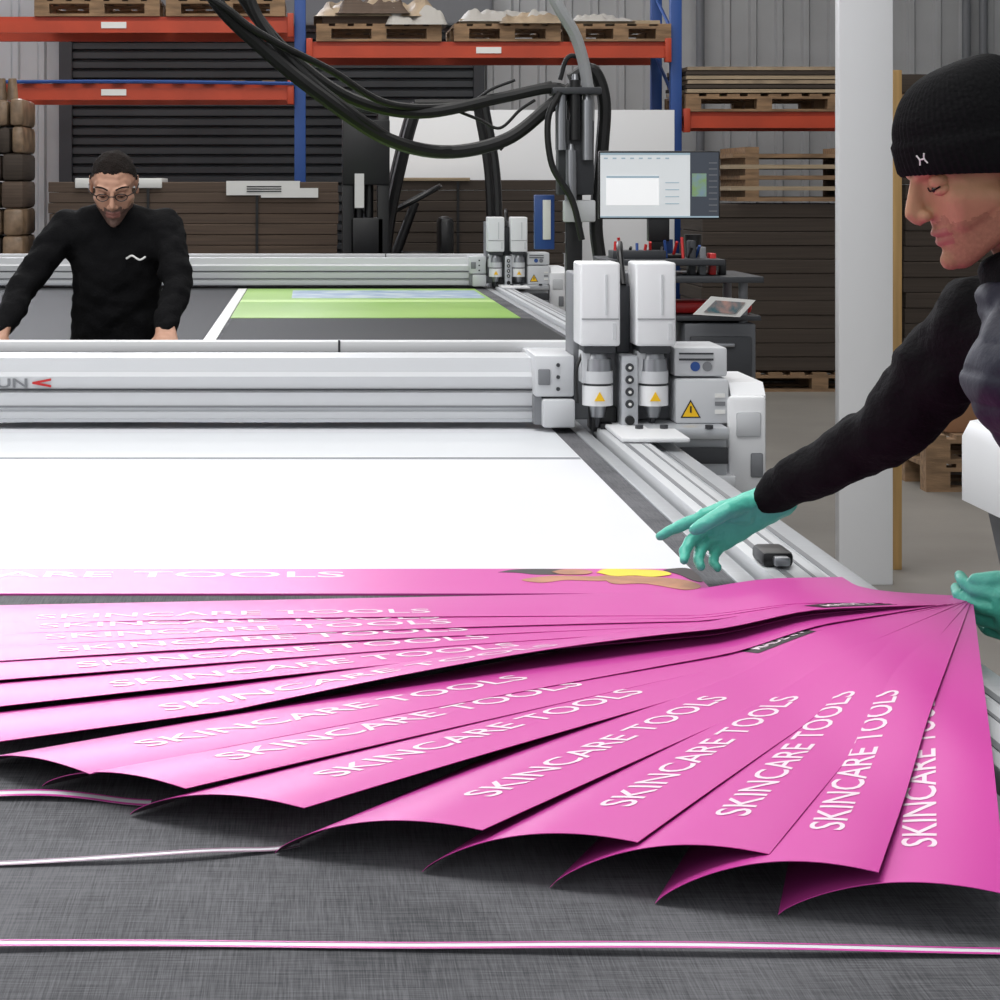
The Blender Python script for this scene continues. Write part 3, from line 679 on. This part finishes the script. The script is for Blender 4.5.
vh=[[ (shR+Vector((.010,-.15,-.02)),.060),(shL+Vector((-.04,.04,-.01)),.075),((.985,2.570,1.27),(.145,.145,.10)),((.965,2.62,1.345),.068)],
    [((.985,2.570,1.27),(.145,.145,.10)),((1.18,2.67,1.10),.165)],[((1.18,2.67,1.10),.165),((1.29,2.75,.98),(.178,.17,.09))],
    [((.960,2.660,1.372),(.074,.074,.03)),((.97,2.64,1.35),(.085,.085,.03))]]
blob('quilted_vest',vh,navy,.006,6,folds(.001,8,.005),parent=man)
lh=[[((1.31,2.77,.95),(.155,.15,.08)),((1.32,2.78,.86),(.15,.14,.06))]]
for hx,kx,fx in (((1.36,2.87,.85),(1.33,2.89,.48),(1.42,2.92,.1)),((1.36,2.68,.85),(1.4,2.64,.48),(1.5,2.62,.1))):
    lh+=limb([(hx,.095),(kx,.065),(fx,.055)])
blob('trousers',lh,trouser,.01,4,folds(.006),parent=man)
sh=[]
for fx,fy in ((1.42,2.92),(1.5,2.62)):
    sh+=[[((fx+.02,fy,.05),(.05,.045,.045)),((fx-.15,fy-.02,.035),(.05,.045,.033))],[((fx+.01,fy,.05),.05),((fx,fy,.14),.052)]]
blob('boots',sh,shoe,.008,3,parent=man)
HM=head_mat((.905,2.70,1.538),(-.97,-.10,-.38),(-.34,0,1))
head(man,HM,[skin,skin2,lip,hair],False,.6)
SIDE=1 if (HM.to_3x3()@Vector((1,0,0))).y<0 else -1
def HMl(s_,dz):
    base=math.radians(-60)+SIDE*s_*.05*(1+abs(dz)*25)
    return HM@Vector((SIDE*.0955*math.cos(base),.013+.1175*math.sin(base),.050+dz))
def beanie():
    b=B('knit_beanie'); N_=288; R_=30
    t=bmesh.new(); V=[]
    for i in range(R_+1):
        q=i/R_; row=[]
        for k in range(N_):
            a=k*2*math.pi/N_; fr=-math.sin(a)
            zr=-.010+.042*fr
            zt=.150
            ang=q*math.pi/2; rad=math.cos(ang)**.60 if q<1 else 0
            z=zr+(zt-zr)*math.sin(ang)**1.02
            rx,ry=.089,.112
            cuff=.004 if q<.26 else 0
            if q<.02: cuff=.001
            rib=.0011*math.cos(k*2*math.pi/4)
            px=(rx+cuff+rib)*rad*math.cos(a); py=.013+(ry+cuff+rib)*rad*math.sin(a)+.02*max(0,q-.4)
            w=.003*noise.noise(Vector((px*18,py*18,z*30)))
            row.append(t.verts.new((px*(1+w*8),py*(1+w*8),z)))
        V.append(row)
    for i in range(R_):
        for k in range(N_): t.faces.new((V[i][k],V[i][(k+1)%N_],V[i+1][(k+1)%N_],V[i+1][k]))
    inner=[t.verts.new(Vector((v.co.x*.93,v.co.y*.93,v.co.z+.004))) for v in V[0]]
    for k in range(N_): t.faces.new((V[0][k],inner[k],inner[(k+1)%N_],V[0][(k+1)%N_]))
    bmesh.ops.remove_doubles(t,verts=t.verts,dist=.00002); bmesh.ops.recalc_face_normals(t,faces=t.faces)
    b.merge(t,knit,HM)
    for s_ in (1,-1):
        b.tube([HMl(s_,-.007),HMl(s_*.7,0),HMl(s_,.007)],.0011,label,seg=6)
    b.tube([HMl(-.7,0),HMl(.7,0)],.0011,label,n=2,seg=6)
    b.done(parent=man,angle=60)
beanie()
hand('gloved_hand_right',(.702,3.108,1.020),(-.86,.02,-.42),(-.05,-.35,.9),(-.1,.9,.4),
     [((-8,6,8),.0),((24,26,18),-.02),((30,32,22),-.04),((34,36,26),-.06)],
     [(.75,.45,-.5),(.95,.1,-.3),(.95,.0,-.1)],glove,man,.98)
hand('gloved_hand_left',(1.078,2.825,.910),(-.96,.24,-.04),(.05,-.35,1),(.1,-1,-.3),
     [((24,34,24),.0),((26,34,24),-.01),((28,34,24),-.02),((30,36,24),-.03)],
     [(.8,.50,-.05),(.96,.0,-.15),(1,-.22,-.25)],glove,man,1.08)
# ---------------- man leaning behind the first gantry
man2=bpy.data.objects.new('man_in_glasses',None); COL.objects.link(man2)
cx=-.655; Y2=6.78
sA=Vector((cx-.165,Y2-.03,1.375)); eA=Vector((-.945,6.66,1.20)); wA=Vector((-1.0,6.45,1.05))
sB=Vector((cx+.165,Y2-.03,1.375)); eB=Vector((-.435,6.62,1.20)); wB=Vector((-.465,6.45,1.055))
jh=limb([(sA,.064),(sA.lerp(eA,.5),.058),(eA,.052),(eA.lerp(wA,.5),.046),(wA,.036)])+limb([(sB,.064),(sB.lerp(eB,.5),.058),(eB,.052),(eB.lerp(wB,.5),.046),(wB,.036)])
jh+=[[(sA+Vector((.03,0,0)),.06),(sB-Vector((.03,0,0)),.06),((cx,Y2-.0,1.22),(.15,.12,.1)),((cx,Y2-.03,1.42),.055)],
     [((cx,Y2,1.22),(.155,.12,.12)),((cx,Y2+.06,.98),(.165,.13,.1))],[((cx,Y2-.045,1.435),(.066,.062,.022)),((cx,Y2-.03,1.40),(.09,.075,.03))]]
blob('jacket',jh,fleece,.01,5,folds(.011),parent=man2)
lh=[[((cx,Y2+.07,.95),(.16,.125,.07)),((cx,Y2+.07,.88),(.155,.12,.05))]]+limb([((cx-.09,Y2+.07,.86),.085),((cx-.1,Y2+.03,.48),.065),((cx-.11,Y2+.1,.1),.055)])+limb([((cx+.09,Y2+.07,.86),.085),((cx+.1,Y2+.03,.48),.065),((cx+.11,Y2+.1,.1),.055)])
blob('trousers',lh,trouser,.012,4,folds(.006),parent=man2)
sh=[]
for s_ in (-1,1): sh+=[[((cx+s_*.11,Y2+.11,.05),.048),((cx+s_*.13,Y2-.06,.035),(.045,.05,.033))],[((cx+s_*.11,Y2+.1,.05),.05),((cx+s_*.11,Y2+.1,.14),.052)]]
blob('boots',sh,shoe,.01,3,parent=man2)
H2=head_mat((cx,Y2-.10,1.515),(.02,-.86,-.46),(0,-.3,1))
head(man2,H2,[skin3,beard,lip3,hair],True,.5)
b=B('spectacles')
for s_ in (1,-1):
    ring=[(s_*.031+.020*math.cos(a),-.098+.004*abs(math.cos(a)),.010+.013*math.sin(a)) for a in [i*math.pi/6 for i in range(13)]]
    b.tube(ring,.0018,black,n=2,seg=6,M=H2); b.tube([(s_*.051,-.094,.014),(s_*.076,-.06,.014),(s_*.083,.0,.01)],.002,black,n=3,seg=6,M=H2)
b.tube([(-.011,-.098,.013),(0,-.101,.015),(.011,-.098,.013)],.0018,black,n=2,seg=6,M=H2)
b.done(parent=man2)
R3=[((25,30,20),.05),((28,32,20),.0),((30,35,22),-.03),((34,38,25),-.06)]
hand('hand_right',(-1.0,6.44,1.045),(-.2,-.75,-.6),(.9,-.1,-.1),(-.1,-.4,.8),R3,[(.7,.7,-.2),(.9,.2,-.3),(1,0,-.2)],skin3,man2,1.0,voxel=.0035)
hand('hand_left',(-.465,6.44,1.05),(.1,-.75,-.6),(-.9,-.1,-.1),(.1,-.4,.8),R3,[(.7,.7,-.2),(.9,.2,-.3),(1,0,-.2)],skin3,man2,1.0,voxel=.0035)
b=B('jacket_logos')
b.tube([(-.61,6.645,1.275),(-.59,6.635,1.285),(-.565,6.63,1.272),(-.545,6.633,1.282)],.0035,label,seg=6)
b.done(parent=man2)
# ---------------------------------------------------------------- lights
def area(name,loc,rot,sx_,sy_,p,col=(1,1,1)):
    l=bpy.data.lights.new(name,'AREA'); l.shape='RECTANGLE'; l.size=sx_; l.size_y=sy_; l.energy=p; l.color=col
    o=bpy.data.objects.new(name,l); o.location=loc; o.rotation_euler=rot; COL.objects.link(o)
area('roof_light_front',(-.8,3.2,6.2),(0,0,0),5,4,335,(1,.995,.985))
area('roof_light_mid',(0,8.5,6.2),(0,0,0),8,2.5,205,(1,.995,.985))
area('roof_light_back',(0,13.6,6.2),(0,0,0),10,2,300,(1,.975,.94))
area('side_daylight',(-6,2.0,3.2),(0,math.radians(-75),0),3,5,120,(1,.99,.98))
w=bpy.data.worlds.new('World'); S.world=w; w.use_nodes=True; w.node_tree.nodes['Background'].inputs[0].default_value=(.95,.97,1,1); w.node_tree.nodes['Background'].inputs[1].default_value=.75
S.view_settings.view_transform='Standard'
# ---------------------------------------------------------------- camera
cd=bpy.data.cameras.new('camera'); cd.sensor_width=36; cd.lens=72; cd.shift_x=.19; cd.shift_y=-.315; cd.clip_start=.05
co=bpy.data.objects.new('camera',cd); co.location=(0,0,H); co.rotation_euler=(math.pi/2,0,0); COL.objects.link(co); S.camera=co
